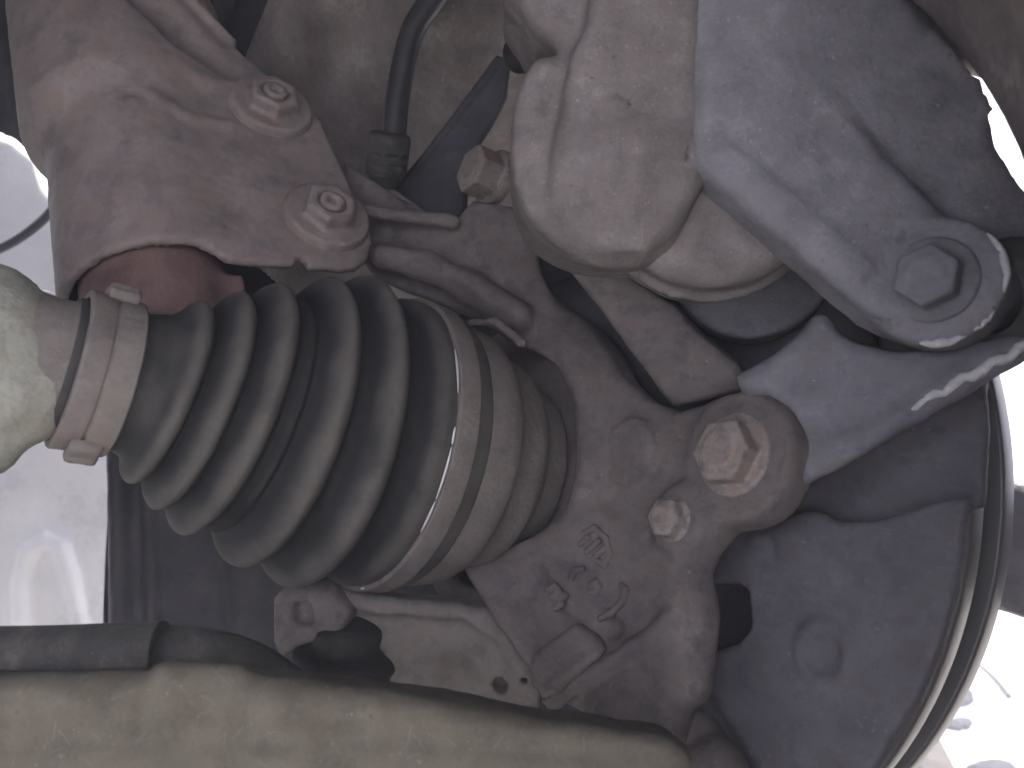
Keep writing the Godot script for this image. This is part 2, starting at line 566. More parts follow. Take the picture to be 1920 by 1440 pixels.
func car_body() -> void:
	# fender and wheel arch over the wheel, and the painted panel that hangs beyond it
	var t := thing("wheel_arch", "dark wheel arch and floor of the car above the wheel", "car body", Vector3(0, 320, 0))
	var f := axle(60)
	var prof := PackedVector2Array([Vector2(130, 300), Vector2(-170, 300), Vector2(-170, 308), Vector2(130, 308)])
	# upper half only
	var pos := PackedVector3Array(); var nor := PackedVector3Array(); var tri := PackedInt32Array()
	for i in 4:
		for j in 33:
			var an := PI * (0.2 + 0.6 * j / 32.0)
			var ra := f.u * cos(an) + f.v * sin(an)
			pos.append(f.o - f.n * prof[i].x + ra * prof[i].y); nor.append(-ra if i < 2 else ra)
	for i in 3:
		for j in 32:
			var a := i * 33 + j
			tri.append_array(PackedInt32Array([a, a + 33, a + 1, a + 1, a + 33, a + 34]))
	commit("liner", [pos, nor, tri], M["tyre"], t)
	var b := MeshInstance3D.new()
	var bm := BoxMesh.new(); bm.size = Vector3(1.5, 0.02, 1.0)  # unseen floor, its extent set to steer the light underneath
	b.mesh = bm; b.name = "floor_panel"; b.material_override = M["darkmetal"]
	t.add_child(b)
	b.position = Vector3(-0.47, -0.05, 0.16)
	var gb := thing("light_blocker", "unseen dark block added left of the view to hold back side light, met by the drive shaft", "light_blocker", Vector3(-500, -150, 60))  # unseen block, added to hold back light from the left
	var gs := solid(3.0)
	gs.box(plane(Vector3(-510, 60, 60), Vector3(0.2, 0, 1)), Vector3.ZERO, Vector3(125, 200, 250), 50)
	gs.cap(O0 - AX * 430, O0 - AX * 470, 52, 70, 30)
	cast("blocker_body", gs, Vector3(-700, -190, -260), Vector3(-320, 300, 380), 14.0, M["darkmetal"], gb)
	var w := thing("painted_panel", "white painted panel with an embossed slot, left of the tyre", "panel", at(60, 1100, -380))
	var wf := plane(at(60, 800, -380), Vector3(0.1, 0.0, 1.0))
	var s := solid()
	s.prism(wf, pl(wf, [-260, 215, -60, 228, 20, 262, 66, 300, 80, 345, 96, 370, 420, 370, 420, 1400, -260, 1400]), -14, 0, 3)
	s.path([on(wf, 44, 1240), on(wf, 40, 1095), on(wf, 54, 1036), on(wf, 86, 1012), on(wf, 114, 1026), on(wf, 134, 1080), on(wf, 165, 1240)], 6.5, 6.5, 2)
	var bb := bounds([on(wf, -280, 200), on(wf, 440, 1420)], 14)
	cast("sheet", s, bb[0], bb[1], 2.6, M["white"], w)
	var ca := thing("cable", "thin black cable curving across the white panel at the left edge", "cable", at(40, 430, -300))
	commit("wire", tube(curve([at(-80, 490, -300), at(0, 466, -300), at(60, 430, -300), at(104, 385, -300), at(140, 320, -300)], 8), 2.9, 2.9), M["rubber"], ca)
	var dk := thing("inner_cover", "black plastic cover behind the top left corner of the strut", "cover", at(10, 150, -90))
	var df := plane(at(0, 100, -95), Vector3(0.2, 0, 1))
	s = solid(0.5)
	s.prism(df, pl(df, [-160, -220, 250, -220, 250, 330, 86, 336, 70, 300, 46, 278, 20, 256, -40, 240, -160, 235], 2), -5, 0, 2)
	s.path([on(df, -40, -150), on(df, -10, 60), on(df, 40, 230)], 5, 4, 4)
	bb = bounds([on(df, -170, -230), on(df, 260, 345)], 10)
	cast("cover", s, bb[0], bb[1], 2.2, M["darkmetal"], dk)
	var gp := thing("guard_panel", "dark flat guard panel with upright folded edge behind the boot, above the stabilizer bar", "guard panel", at(400, 1200, -105))
	var gf := plane(at(400, 1000, -105), Vector3(-0.12, 0.05, 1))
	s = solid(0.4)
	s.prism(gf, pl(gf, [203, 740, 213, 1300, 930, 1300, 935, 1090, 880, 1040, 700, 980, 560, 880, 420, 760, 300, 700]), -4, 0, 1.5)  # right end extended to shut off a bright gap under the boot
	s.path([on(gf, 278, 720), on(gf, 290, 1300)], 3.0, 3.0, 3)
	s.path([on(gf, 222, 730), on(gf, 231, 1300)], 5.0, 5.0, 4)
	s.path([on(gf, 420, 1060), on(gf, 428, 1300)], 1.6, 1.6, 3, true)
	s.cyl(on(gf, 350, 1085), gf, -1, 8, 2.0, 2.0, 0.3, 1.0, true)
	s.cyl(on(gf, 380, 1115), gf, -1, 8, 1.5, 1.5, 0.3, 1.0, true)
	bb = bounds([on(gf, 195, 690), on(gf, 945, 1310)], 9)
	cast("panel", s, bb[0], bb[1], 1.8, M["guard"], gp)
	var rl := thing("dark_rail", "black rail crossing behind the drive shaft clamp", "rail", at(60, 560, -80))
	commit("rail", tube(curve([at(-60, 552, -60), at(60, 566, -80), at(200, 610, -120)], 6), 6.0, 6.0), M["black"], rl)

func wheel() -> void:
	var c := HO
	var o := thing("road_wheel", "dusty alloy wheel with its tyre, seen from the inside", "wheel", c + Vector3(0, -246, 0))
	var w := plane(HO, HX)
	var rim := soft(PackedVector2Array([Vector2(-14, 196), Vector2(-15, 203), Vector2(-18, 204), Vector2(-19, 198), Vector2(-16, 190), Vector2(-6, 184), Vector2(4, 183), Vector2(12, 180), Vector2(30, 170), Vector2(60, 168), Vector2(100, 172), Vector2(138, 177), Vector2(144, 167), Vector2(158, 167), Vector2(162, 178), Vector2(176, 186), Vector2(182, 196), Vector2(178, 204)]), 5)
	commit("rim", turned(c, w, rim, 160, 0.6), M["rim"], o)
	var ty := soft(PackedVector2Array([Vector2(-12, 200), Vector2(-19, 203), Vector2(-24, 210), Vector2(-25, 213), Vector2(-28, 214), Vector2(-31, 224), Vector2(-31, 232), Vector2(-33, 233), Vector2(-29, 239), Vector2(-20, 245), Vector2(0, 247), Vector2(150, 247), Vector2(172, 243), Vector2(182, 232), Vector2(178, 206)]), 4)
	commit("tyre", turned(c, w, ty, 160, 0.4), M["tyre"], o)
	var m := (EYE - HO); m = (m - HX * m.dot(HX)).normalized()
	var q := HX.cross(m)
	for i in 5:
		var an := TAU * i / 5.0 + 0.15
		var dir := m * cos(an) + q * sin(an)
		var s := solid(0.3)
		var sf := plane(HO + HX * 150 + dir * 105, HX, dir)
		s.prism(sf, PackedVector2Array([Vector2(-24, -75), Vector2(24, -75), Vector2(19, 0), Vector2(21, 68), Vector2(34, 78), Vector2(-34, 78), Vector2(-21, 68), Vector2(-19, 0)]), -9, 10, 5)
		var bb := bounds([sf.at(-40, -80, -12), sf.at(40, -80, 12), sf.at(-40, 80, -12), sf.at(40, 80, 12), sf.at(-40, 80, 12), sf.at(40, -80, -12)], 3)
		cast("spoke", s, bb[0], bb[1], 3.5, M["spoke"], o)
	commit("hub", turned(c, w, PackedVector2Array([Vector2(108, 0), Vector2(108, 74), Vector2(135, 76), Vector2(160, 70), Vector2(162, 0)]), 64), M["spoke"], o)

func shield_and_disc() -> void:
	var w := plane(HO, HX)
	var d := thing("brake_disc", "ventilated brake disc with bright worn edges at the right", "brake disc", O0 + AX * 84)
	commit("rotor", turned(HO, w, PackedVector2Array([Vector2(84, 70), Vector2(84, 127), Vector2(84.6, 128), Vector2(89.4, 128), Vector2(90, 127), Vector2(90, 70)]), 180), M["discedge"], d)
	commit("rotor", turned(HO, w, PackedVector2Array([Vector2(100, 60), Vector2(100, 127), Vector2(100.6, 128), Vector2(105.4, 128), Vector2(106, 127), Vector2(106, 60)]), 180), M["discedge"], d)
	commit("vent_shade_band", turned(HO, w, PackedVector2Array([Vector2(91, 118), Vector2(91.2, 121), Vector2(98.8, 121), Vector2(99, 118)]), 90), M["black"], d)  # black band painted for the shade inside the vent gap
	commit("hat", turned(HO, w, PackedVector2Array([Vector2(62, 0), Vector2(62, 55), Vector2(66, 66), Vector2(84, 72)]), 90), M["darkmetal"], d)
	var b := thing("splash_shield", "grey pressed steel splash shield with a square opening, right of the knuckle", "splash shield", O0 + AX * 76)
	var f := axle(70)
	var s := solid(0.35)
	s.prism(f, pl(f, [1280, 985, 1340, 985, 1400, 972, 1450, 962, 1488, 972, 1500, 976, 1515, 962, 1545, 962, 1572, 976, 1640, 975, 1700, 955, 1760, 936, 1810, 932, 1803, 1000, 1790, 1100, 1762, 1200, 1716, 1320, 1690, 1350, 1630, 1450, 1580, 1520, 1200, 1520, 1200, 1100]), -4, 0, 0.9)
	s.prism(f, pl(f, [1290, 1093, 1385, 1093, 1402, 1105, 1407, 1175, 1385, 1205, 1320, 1225, 1280, 1225]), -6, 4, 1, 0, true)
	s.ring(on(f, 1545, 1225), f, 6.5, 1.5, 1.5)
	s.path([on(f, 1420, 1010), on(f, 1500, 1000), on(f, 1560, 1050), on(f, 1560, 1090)], 1.6, 1.2, 2.5)
	s.cap(on(f, 1330, 1260), on(f, 1430, 1440), 2.0, 1.5, 3)
	s.egg(on(f, 1510, 1030), f, Vector3(7, 9, 1.6), 3)
	var bb := bounds([on(f, 1200, 930), on(f, 1810, 930), on(f, 1190, 1525), on(f, 1590, 1530)], 5)
	cast("lower_panel", s, bb[0], bb[1], 1.25, M["shield"], b)
	f = axle(77)
	s = solid(0.4)
	s.prism(f, pl(f, [1300, 1000, 1440, 950, 1480, 850, 1700, 690, 1900, 600, 1840, 700, 1845, 800, 1838, 950, 1800, 960, 1700, 1000, 1500, 1020]), -4, 0, 0.9)
	s.cap(on(f, 1440, 960), on(f, 1780, 750), 1.6, 1.0, 3)
	bb = bounds([on(f, 1300, 1020), on(f, 1910, 600), on(f, 1840, 960), on(f, 1480, 850)], 5)
	cast("upper_panel", s, bb[0], bb[1], 1.4, M["shield"], b)
	f = axle(80)
	commit("inner_disc", turned(HO, plane(HO, HX), PackedVector2Array([Vector2(78, 30), Vector2(78, 112), Vector2(80, 112), Vector2(80, 30)]), 90), M["darkmetal"], b)

# ---------- steering knuckle
func knuckle() -> void:
	var o := thing("steering_knuckle", "grey cast iron steering knuckle around the drive shaft end", "steering knuckle", on(axle(42), 1120, 900))
	var K := axle(42)
	var s := solid(0.35)
	s.prism(K, pl(K, [985, 600, 1045, 575, 1090, 605, 1120, 650, 1160, 705, 1205, 748, 1262, 768, 1330, 748, 1400, 735, 1462, 775, 1480, 850, 1450, 920, 1395, 965, 1345, 985, 1310, 1030, 1290, 1085, 1298, 1150, 1275, 1230, 1220, 1310, 1130, 1345, 1060, 1320, 1020, 1250, 930, 1110, 880, 1050, 930, 1000]), -10, 0, 3)
	s.cyl(O0 + AX * 42, K, -14, 5, 53, 50, 4, 5)
	var A := plane(at(850, 470, -25), Vector3(-0.25, 0.1, 0.96))
	s.prism(A, pl(A, [640, 300, 700, 338, 770, 382, 845, 414, 885, 372, 960, 385, 1000, 440, 1012, 510, 1045, 570, 1080, 620, 1060, 760, 960, 640, 880, 590, 760, 545, 700, 520, 660, 470]), -12, 0, 2.5, 7)
	s.path([at(720, 482, -20), at(800, 500, -20), at(880, 538, -18), at(970, 592, -14)], 4.2, 5.0, 4)
	s.path([at(690, 396, -23), at(850, 416, -22)], 2.0, 2.5, 3)
	s.path([at(770, 540, -14), at(850, 562, -12), at(930, 605, -9)], 4.0, 4.0, 4, true)
	s.cyl(O0 + AX * 42, K, -4, 12, 38.5, 40, 1.5, 2, true)
	s.ring(O0 + AX * 39, K, 44.0, 2.2, 2.5)
	s.path([at(880, 604, -6), at(930, 602, -4), at(980, 645, 0)], 1.2, 1.6, 1.5)
	# bosses
	var c := on(K, 1385, 855)
	s.cyl(c, K, -8, 1.4, 16.6, 15.4, 1.6, 4)
	s.ring(c + K.n * 1.5, K, 13.0, 0.6, 0.6, true)
	s.cyl(on(K, 1187, 848), K, -2, 2.4, 9.8, 9.4, 0.7, 0.8)
	s.cyl(on(K, 1282, 975), K, -8, 3, 8.6, 8.2, 1.5, 4)
	# lower lobe
	var L := plane(on(K, 1130, 1150) - K.n * 0.5, Vector3(-0.6, 0.16, 0.78))
	s.prism(L, pl(L, [900, 1050, 1000, 1000, 1120, 960, 1250, 1010, 1290, 1085, 1296, 1180, 1250, 1290, 1130, 1350, 1040, 1310, 1015, 1255, 960, 1160]), -9, 0, 3, 6)
	s.path([on(L, 905, 1060), on(L, 955, 1155), on(L, 1015, 1245)], 3.0, 3.0, 3)
	s.path([on(L, 1000, 1090) + L.n * 2, on(L, 1060, 1190) + L.n * 2], 5.0, 4.0, 4, true)
	for rg in [[[1030, 1318, 1120, 1262, 1225, 1190, 1262, 1160], 1.9], [[1046, 1300, 1120, 1248, 1145, 1228], 1.0], [[1210, 1210, 1275, 1180], 1.4], [[890, 1058, 950, 1160, 1012, 1246], 2.4]]:
		var rp := []
		for i in range(0, rg[0].size(), 2): rp.append(top(K, L, rg[0][i], rg[0][i + 1]) + L.n * 2.0)
		s.path(rp, rg[1], rg[1] * 0.8, 1.2)
	s.path([top(K, L, 1135, 1172) + L.n * 2.0, top(K, L, 1195, 1186) + L.n * 1.8], 3.6, 1.4, 1.5, true)
	s.path([top(K, L, 1050, 1345) + L.n * 1.5, top(K, L, 1085, 1318) + L.n * 2.0, top(K, L, 1110, 1300) + L.n * 2.5], 5.0, 2.5, 2, true)
	s.path([top(K, L, 985, 1100) + L.n * 3.2, top(K, L, 1050, 1190) + L.n * 3.0], 5.5, 4.5, 3, true)
	s.cap(top(K, L, 1165, 1345) - L.n * 7, top(K, L, 1195, 1360) - L.n * 8, 10.0, 10.5, 0.8)
	s.path([on(L, 1040, 1322) + L.n * 1.0, on(L, 1150, 1245) + L.n * 1.5, on(L, 1262, 1165) + L.n * 0.5], 1.8, 1.4, 1.5)
	s.path([on(L, 1150, 1180) + L.n * 2.5, on(L, 1200, 1185) + L.n * 1.5], 3.2, 1.0, 2, true)
	s.path([on(L, 1080, 1390) + L.n * 1, on(L, 1160, 1300) + L.n * 2], 5.0, 3.0, 4, true)
	s.cap(on(K, 1268, 1130) - K.n * 5, on(K, 1258, 1270) - K.n * 5, 5.5, 7.0, 6)
	s.cap(on(L, 1165, 1335) - L.n * 3, on(L, 1180, 1360) - L.n * 3, 11.0, 12.0, 3)
	s.cap(on(L, 1225, 1220) - L.n * 4, on(L, 1215, 1320) - L.n * 6, 8.0, 9.0, 6)
	var bb := bounds([at(640, 290, -45), at(1490, 730, 50), on(K, 1300, 1400), on(K, 890, 1060), on(K, 1300, 1200)], 12)
	cast("casting", s, bb[0], bb[1], 1.3, M["knuckle"], o)
	# lug with a rounded face
	s = solid(0.2)
	s.prism(L, pl(L, [1008, 1242, 1022, 1216, 1095, 1166, 1126, 1188, 1150, 1214, 1112, 1252, 1062, 1300, 1016, 1286]), -3, 5.5, 2.2)
	s.cap(on(L, 1040, 1296) + L.n * 5, on(L, 1140, 1222) + L.n * 5, 1.2, 1.0, 2)
	bb = bounds([on(L, 1000, 1160), on(L, 1160, 1310), on(L, 1020, 1216) + L.n * 6], 5)
	cast("lug", s, bb[0], bb[1], 0.8, M["knuckle"], o)
	# raised foundry marks
	var marks := [
		[1098, 1000, 1118, 990, 1140, 1010, 1148, 1040, 1138, 1060, 1120, 1050], [1092, 1020, 1106, 1008], [1104, 1034, 1126, 1014], [1118, 1046, 1136, 1028],
		[1074, 1084, 1080, 1070, 1096, 1066], [1112, 1096, 1122, 1090, 1130, 1100, 1122, 1112, 1112, 1108, 1112, 1096],
		[1030, 1104, 1044, 1098, 1052, 1108, 1040, 1118, 1054, 1124, 1064, 1116], [1046, 1140, 1056, 1132, 1050, 1122], [1130, 1160, 1150, 1150, 1172, 1128, 1178, 1106, 1170, 1098]]
	for mk in marks:
		s = solid()
		var ps := []
		for i in range(0, mk.size(), 2): 
			var pa := on(L, mk[i], mk[i + 1]) + L.n * 0.9
			var pb := on(K, mk[i], mk[i + 1]) + K.n * 0.8
			ps.append(pa if pa.z > pb.z else pb)
		s.path(ps, 1.0, 1.0, 0.6)
		bb = bounds(ps, 2)
		cast("cast_mark", s, bb[0], bb[1], 0.45, M["knuckle"], o)
	# bolts
	bolt("bracket_bolt", c, K, 1.0, 14.2, 10.6, 1.6, 5.0, 0.15, M["fastener"], o)
	bolt("shield_bolt", on(K, 1278, 977), K, 3.0, 9.0, 6.0, 0.7, 3.6, 0.1, M["fastener"], o)
	var T := axle(20)
	bolt("upper_bolt", at(925, 335, -38), T, 0.0, 15.0, 10.5, 1.2, 9.0, 0.2, M["fastener"], o)

func top(a: Frame, b: Frame, px: float, py: float) -> Vector3:
	var p := on(a, px, py)
	var q := on(b, px, py)
	return p if p.z > q.z else q

func bolt(called: String, c: Vector3, f: Frame, d: float, af: float, wr: float, wt: float, hh: float, turn: float, m: Material, parent: Node) -> void:
	var s := solid(0.12)
	var hf := plane(c + f.n * d, f.n)
	s.cyl(c + f.n * d, hf, -2, wt, wr, wr - 0.4, 0.5)
	s.prism(hf, hexa(af, turn), 0, wt + hh, 1.0, 0.4)
	s.cyl(c + f.n * d, hf, wt + hh - 0.2, wt + hh + 0.5, af * 0.36, af * 0.33, 0.3, 0.5)
	var bb := bounds([c + f.n * (d - 3), c + f.n * (d + wt + hh)], wr + 2)
	cast(called, s, bb[0], bb[1], 0.6, m, parent)

# ---------- brake caliper and its carrier
func caliper_carrier() -> void:
	var o := thing("caliper_carrier", "grey cast caliper carrier bolted to the knuckle, right of the big hexagon bolt", "caliper carrier", at(1550, 780, 55))
	var B := plane(on(axle(42), 1385, 855) + Vector3(0, 0, 1), Vector3(-0.45, 0.12, 0.88))
	var s := solid(0.5)
	s.prism(B, pl(B, [1480, 890, 1492, 820, 1478, 772, 1445, 745, 1392, 742, 1376, 706, 1448, 664, 1495, 625, 1520, 598, 1540, 590, 1562, 612, 1600, 640, 1680, 660, 1780, 655, 1900, 620, 1990, 560, 1990, 640, 1900, 672, 1840, 706, 1700, 795, 1580, 860, 1500, 905, 1462, 938]), -14, 2, 3.5)
	s.cap(on(B, 1480, 905) + B.n, on(B, 1900, 665) + B.n, 2.6, 2.2, 4)
	s.cap(on(B, 1540, 610), on(B, 1530, 690), 2.0, 1.5, 3)
	s.path([on(B, 1560, 1000) + B.n * 5, on(B, 1700, 860) + B.n * 8, on(B, 1760, 790) + B.n * 8], 6.0, 5.0, 4, true)
	var bb := bounds([on(B, 1300, 580), on(B, 1990, 560), on(B, 1990, 700), on(B, 1300, 980), on(B, 1640, 800) - B.n * 16], 6)
	cast("casting", s, bb[0], bb[1], 1.4, M["carrier"], o)
	var fl := []
	for i in 14: fl.append(on(B, lerpf(1700, 1925, i / 13.0), lerpf(772, 650, i / 13.0) + 5.0 * sin(i * 1.9)) + B.n * (2.8 + 0.3 * sin(i * 2.7)))
	commit("casting_flash", tube(fl, 0.9, 1.5, 8, 0.5), M["chip"], o)
	# the diagonal rib of the carrier, under the caliper
	s = solid(0.35)
	var R := plane(at(1200, 600, 22), Vector3(-0.35, -0.2, 0.9))
	s.prism(R, pl(R, [1020, 455, 1060, 445, 1180, 520, 1262, 575, 1312, 632, 1385, 690, 1400, 735, 1330, 752, 1262, 768, 1235, 735, 1150, 620, 1085, 535]), -9, 0, 2.5)
	bb = bounds([on(R, 1010, 440), on(R, 1410, 770), on(R, 1400, 690), on(R, 1230, 740)], 12)
	cast("rib", s, bb[0], bb[1], 1.3, M["knuckle"], o)
	# rubber boot of the sliding pin
	var pf := plane(at(1925, 545, 72), Vector3(0.86, 0.12, -0.25))
	commit("pin_boot", turned(pf.o, pf, soft(PackedVector2Array([Vector2(-10, 8), Vector2(-6, 11), Vector2(-3, 11.5), Vector2(-1, 9), Vector2(2, 9.2), Vector2(4, 11.5), Vector2(6, 11.5), Vector2(8, 9), Vector2(11, 9), Vector2(13, 10.5), Vector2(16, 10), Vector2(20, 7)]), 5), 64), M["sleeve"], o)

func caliper() -> void:
	var o := thing("brake_caliper", "dusty cast brake caliper filling the upper right", "brake caliper", at(1400, 250, 60))
	var s := solid(0.55)
	var V := view(48)
	# left lobe
	s.prism(V, pl(V, [1000, 122, 966, 190, 957, 300, 976, 392, 1010, 438, 1062, 470, 1120, 488, 1190, 496, 1245, 484, 1275, 440, 1300, 300, 1312, 200, 1305, 60, 1290, -60, 950, -60, 975, 20, 1000, 66, 1046, 98, 1040, 116], 2), -34, 6, 4)
	var G := plane(at(1170, 300, 58), Vector3(-0.10, -0.05, 0.99))
	s.prism(G, pl(G, [1052, 190, 1064, 116, 1100, 40, 1110, -60, 1320, -60, 1320, 330, 1270, 430, 1210, 476, 1130, 470, 1062, 436, 1020, 380]), -14, 2.5, 4, 3)
	s.cap(at(1160, 390, 48), at(1175, 330, 50), 12, 14, 9)
	s.path([on(G, 1070, 116) + G.n * 2.3, on(G, 1180, 200) + G.n * 2.3, on(G, 1290, 296) + G.n * 2.3], 0.55, 0.55, 0.8, true)
	var bb := bounds([at(940, -70, 10), at(940, -70, 75), at(1330, 520, 60), at(1000, 640, 30)], 8)
	cast("finger", s, bb[0], bb[1], 1.3, M["caliper"], o)
	s = solid(0.5)
	# right body
	var W := plane(at(1560, 180, 66), Vector3(-0.10, -0.02, 0.99))
	s.prism(W, pl(W, [1304, -80, 1660, -80, 1720, 10, 1768, 72, 1800, 115, 1836, 152, 1862, 198, 1880, 270, 1922, 340, 1990, 410, 1990, 500, 1880, 480, 1800, 470, 1600, 430, 1420, 350, 1340, 318, 1306, 300]), -30, 0, 4, 6)
	s.egg(at(1500, 60, 56), W, Vector3(30, 26, 8), 8)
	s.path([on(W, 1750, 62), on(W, 1772, 92), on(W, 1798, 126), on(W, 1830, 158), on(W, 1852, 204)], 0.9, 1.1, 1.2)
	# arm to the sliding pin
	var X := plane(at(1600, 420, 70.5), Vector3(-0.1, 0.09, 0.99))
	s.prism(X, pl(X, [1308, 300, 1340, 336, 1500, 472, 1640, 588, 1685, 614, 1750, 630, 1805, 620, 1850, 575, 1866, 525, 1850, 478, 1790, 415, 1700, 320, 1605, 225, 1480, 90, 1312, 90]), -16, 0, 3.0, 4)
	s.prism(X, pl(X, [1335, 290, 1372, 272, 1640, 500, 1608, 536]), -3, 1.1, 0.6, 1.5)
	# sliding pin eye
	var E := plane(on(X, 1752, 528), Vector3(-0.62, 0.08, 0.78))
	s.cyl(E.o, E, -18, 2.0, 14.5, 13.6, 2.0, 2)
	s.ring(E.at(0, 0, 2.2), E, 11.3, 0.8, 0.6, true)
	bb = bounds([at(1745, 530, 98), at(1300, -70, 25), at(1300, -70, 75), at(2000, -70, 70), at(2000, 640, 70), at(1300, 640, 50), at(1990, 640, 25)], 6)
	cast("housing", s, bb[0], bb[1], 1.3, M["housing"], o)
	# sliding pin bolt: hexagon head on a round flange
	bolt("pin_bolt", E.o, E, 1.5, 11.5, 9.4, 1.6, 6.0, 0.4, M["carrier"], o)
	# bare metal where the rim of the eye is chipped
	for ch in [[-0.25, 0.75, 0.9], [-1.75, -1.1, 1.1], [-0.95, -0.55, 0.6]]:
		var ps := []
		for i in 9:
			var an := lerpf(ch[0], ch[1], i / 8.0)
			ps.append(E.at(cos(an) * 13.3, sin(an) * 13.3, 0.9 + 0.5 * sin(i * 2.1)))
		commit("chipped_edge", tube(ps, ch[2], ch[2] * 0.8, 8, 1.0), M["chip"], o)
	# piston housing and pads
	var P := plane(at(1335, 325, 52), Vector3(-0.14, 0.0, 0.99))
	s = solid(0.4)
	s.cyl(P.o, P, -30, 3, 28.6, 27.0, 5)
	s.ring(P.at(0, 0, -8), P, 28.6, 1.2, 2)
	bb = bounds([P.at(-32, -32, -28), P.at(32, 32, 8), P.at(-32, 32, -28), P.at(32, -32, 8)], 4)
	cast("piston_housing", s, bb[0], bb[1], 1.3, M["caliper"], o)
	s = solid(0.3)
	var Q := plane(at(1408, 478, 20), Vector3(-0.3, 0.05, 0.95))
	s.cyl(Q.o, Q, -20, 0, 23.5, 23, 2.0)
	bb = bounds([Q.at(-30, -30, -22), Q.at(30, 30, 2), Q.at(-30, 30, -22), Q.at(30, -30, 2)], 8)
	cast("piston", s, bb[0], bb[1], 1.4, M["carrier"], o)

# ---------- strut
func strut() -> void:
	var P := plane(at(600, 480, 0), Vector3(0.42, 0.55, 0.72), Vector3(-0.30, 0.8, -0.44))
	var o := thing("suspension_strut", "brown dusty strut with clamp bracket and two nuts, upper left", "strut", at(400, 400, 5))
	var s := solid(0.3)
	s.prism(P, pl(P, [250, -90, 330, -60, 440, 85, 490, 130, 560, 185, 602, 225, 645, 320, 690, 415, 699, 455, 690, 485, 668, 500, 640, 503, 578, 497, 573, 484, 566, 480, 558, 482, 552, 494, 500, 492, 470, 490, 430, 484, 395, 466, 345, 440, 290, 400, 250, 200]), -3.4, 0, 0.7, 0)
	var c := on(P, 342, 458) - P.n * 28.0
	var cf := plane(c, P.v, P.n)
	s.cyl(c, cf, 0, 130, 30.0, 30.0, 1.2, 4)
	s.cyl(c + P.v * 80 - P.u * 4, cf, -14, 60, 32.5, 35.0, 8.0, 9)
	s.cyl(c, cf, -8, 34, 27.0, 27.0, 0.5, 0, true)
	s.prism(P, pl(P, [430, 300, 720, 300, 720, 560, 430, 560]), -40, -3.6, 0.3, 0, true)
	for g in [[238, 98, 262, 110], [240, 178, 262, 186], [205, 30, 214, 54], [425, 425, 432, 428]]:
		s.cap(on(P, g[0], g[1]) + P.n * 1.6, on(P, g[2], g[3]) + P.n * 1.6, 1.4, 1.2, 0.8, true)
	s.path([on(P, 270, -30) + P.n * 5, on(P, 360, 20) + P.n * 4, on(P, 438, 80) + P.n * 0.5], 1.2, 1.0, 2)
	s.path([on(P, 280, 20) + P.n * 7, on(P, 345, 80) + P.n * 5, on(P, 420, 125) + P.n * 4], 8.0, 4.0, 5, true)
	s.path([on(P, 240, 60) + P.n * 3, on(P, 290, 120) + P.n * 0.5, on(P, 380, 160), on(P, 470, 165)], 1.6, 0.6, 5)
	s.path([on(P, 280, 185) + P.n * 1, on(P, 350, 225), on(P, 430, 235)], 0.9, 0.4, 4)
	var bb := bounds([at(-60, -90, 10), at(-60, 600, 60), at(720, 520, -30), at(500, -100, -60), c + P.v * 130], 34)
	bb[1] = Vector3(minf(bb[1].x, -25), minf(bb[1].y, 150), bb[1].z)
	cast("bracket", s, bb[0], bb[1], 1.1, M["strut"], o)
	s = solid(0.3)
	c = on(P, 315, 470) - P.n * 23.5
	s.cyl(c, cf, -30, 30, 20.5, 20.5, 4.0)
	s.box(P, P_local(P, on(P, 452, 540)) + Vector3(0, 0, -12), Vector3(5, 14, 2), 1, 2)
	bb = bounds([c - P.v * 32, c + P.v * 46], 26)
	cast("tube", s, bb[0], bb[1], 1.3, M["tube"], o)
	# inner plate of the clamp bracket, coloured dark to paint in the shade of the slot
	s = solid(0.2)
	s.prism(P, pl(P, [300, 300, 560, 300, 600, 400, 600, 470, 470, 500, 300, 480]), -30, -27, 0.8)
	bb = bounds([on(P, 290, 290) - P.n * 25, on(P, 610, 500) - P.n * 25], 6)
	cast("inner_plate", s, bb[0], bb[1], 1.4, M["guard"], o)
	nut(on(P, 612, 410), P, 0.2, o)
	nut(on(P, 508, 205), P, 0.5, o)

func P_local(f: Frame, p: Vector3) -> Vector3:
	var q := p - f.o
	return Vector3(q.dot(f.u), q.dot(f.v), q.dot(f.n))

func nut(c: Vector3, f: Frame, turn: float, parent: Node) -> void:
	var nf := plane(c, f.n, Vector3.UP)
	var s := solid(0.25)
	s.cyl(c, nf, -1, 3.0, 14.0, 13.0, 0.8)
	s.prism(nf, hexa(14.5, turn), 1, 8.0, 1.5, 1.5)
	s.cyl(c, nf, 6.5, 14, 4.5, 4.5, 0.4, 0.6, true)
	var bb := bounds([c - f.n * 2, c + f.n * 15], 17)
	var n := cast("nut", s, bb[0], bb[1], 0.65, M["strut"], parent)
	s = solid(0.15)
	s.cyl(c, nf, 0, 8.6, 4.2, 3.8, 0.8)
	s.cyl(c, nf, 7.4, 15, 1.7, 1.7, 0.4, 0.5, true)
	bb = bounds([c, c + f.n * 14], 6)
	var q := s.mesh(bb[0], bb[1], 0.6 * FINE)
	commit("stud", q, M["strut"], n)

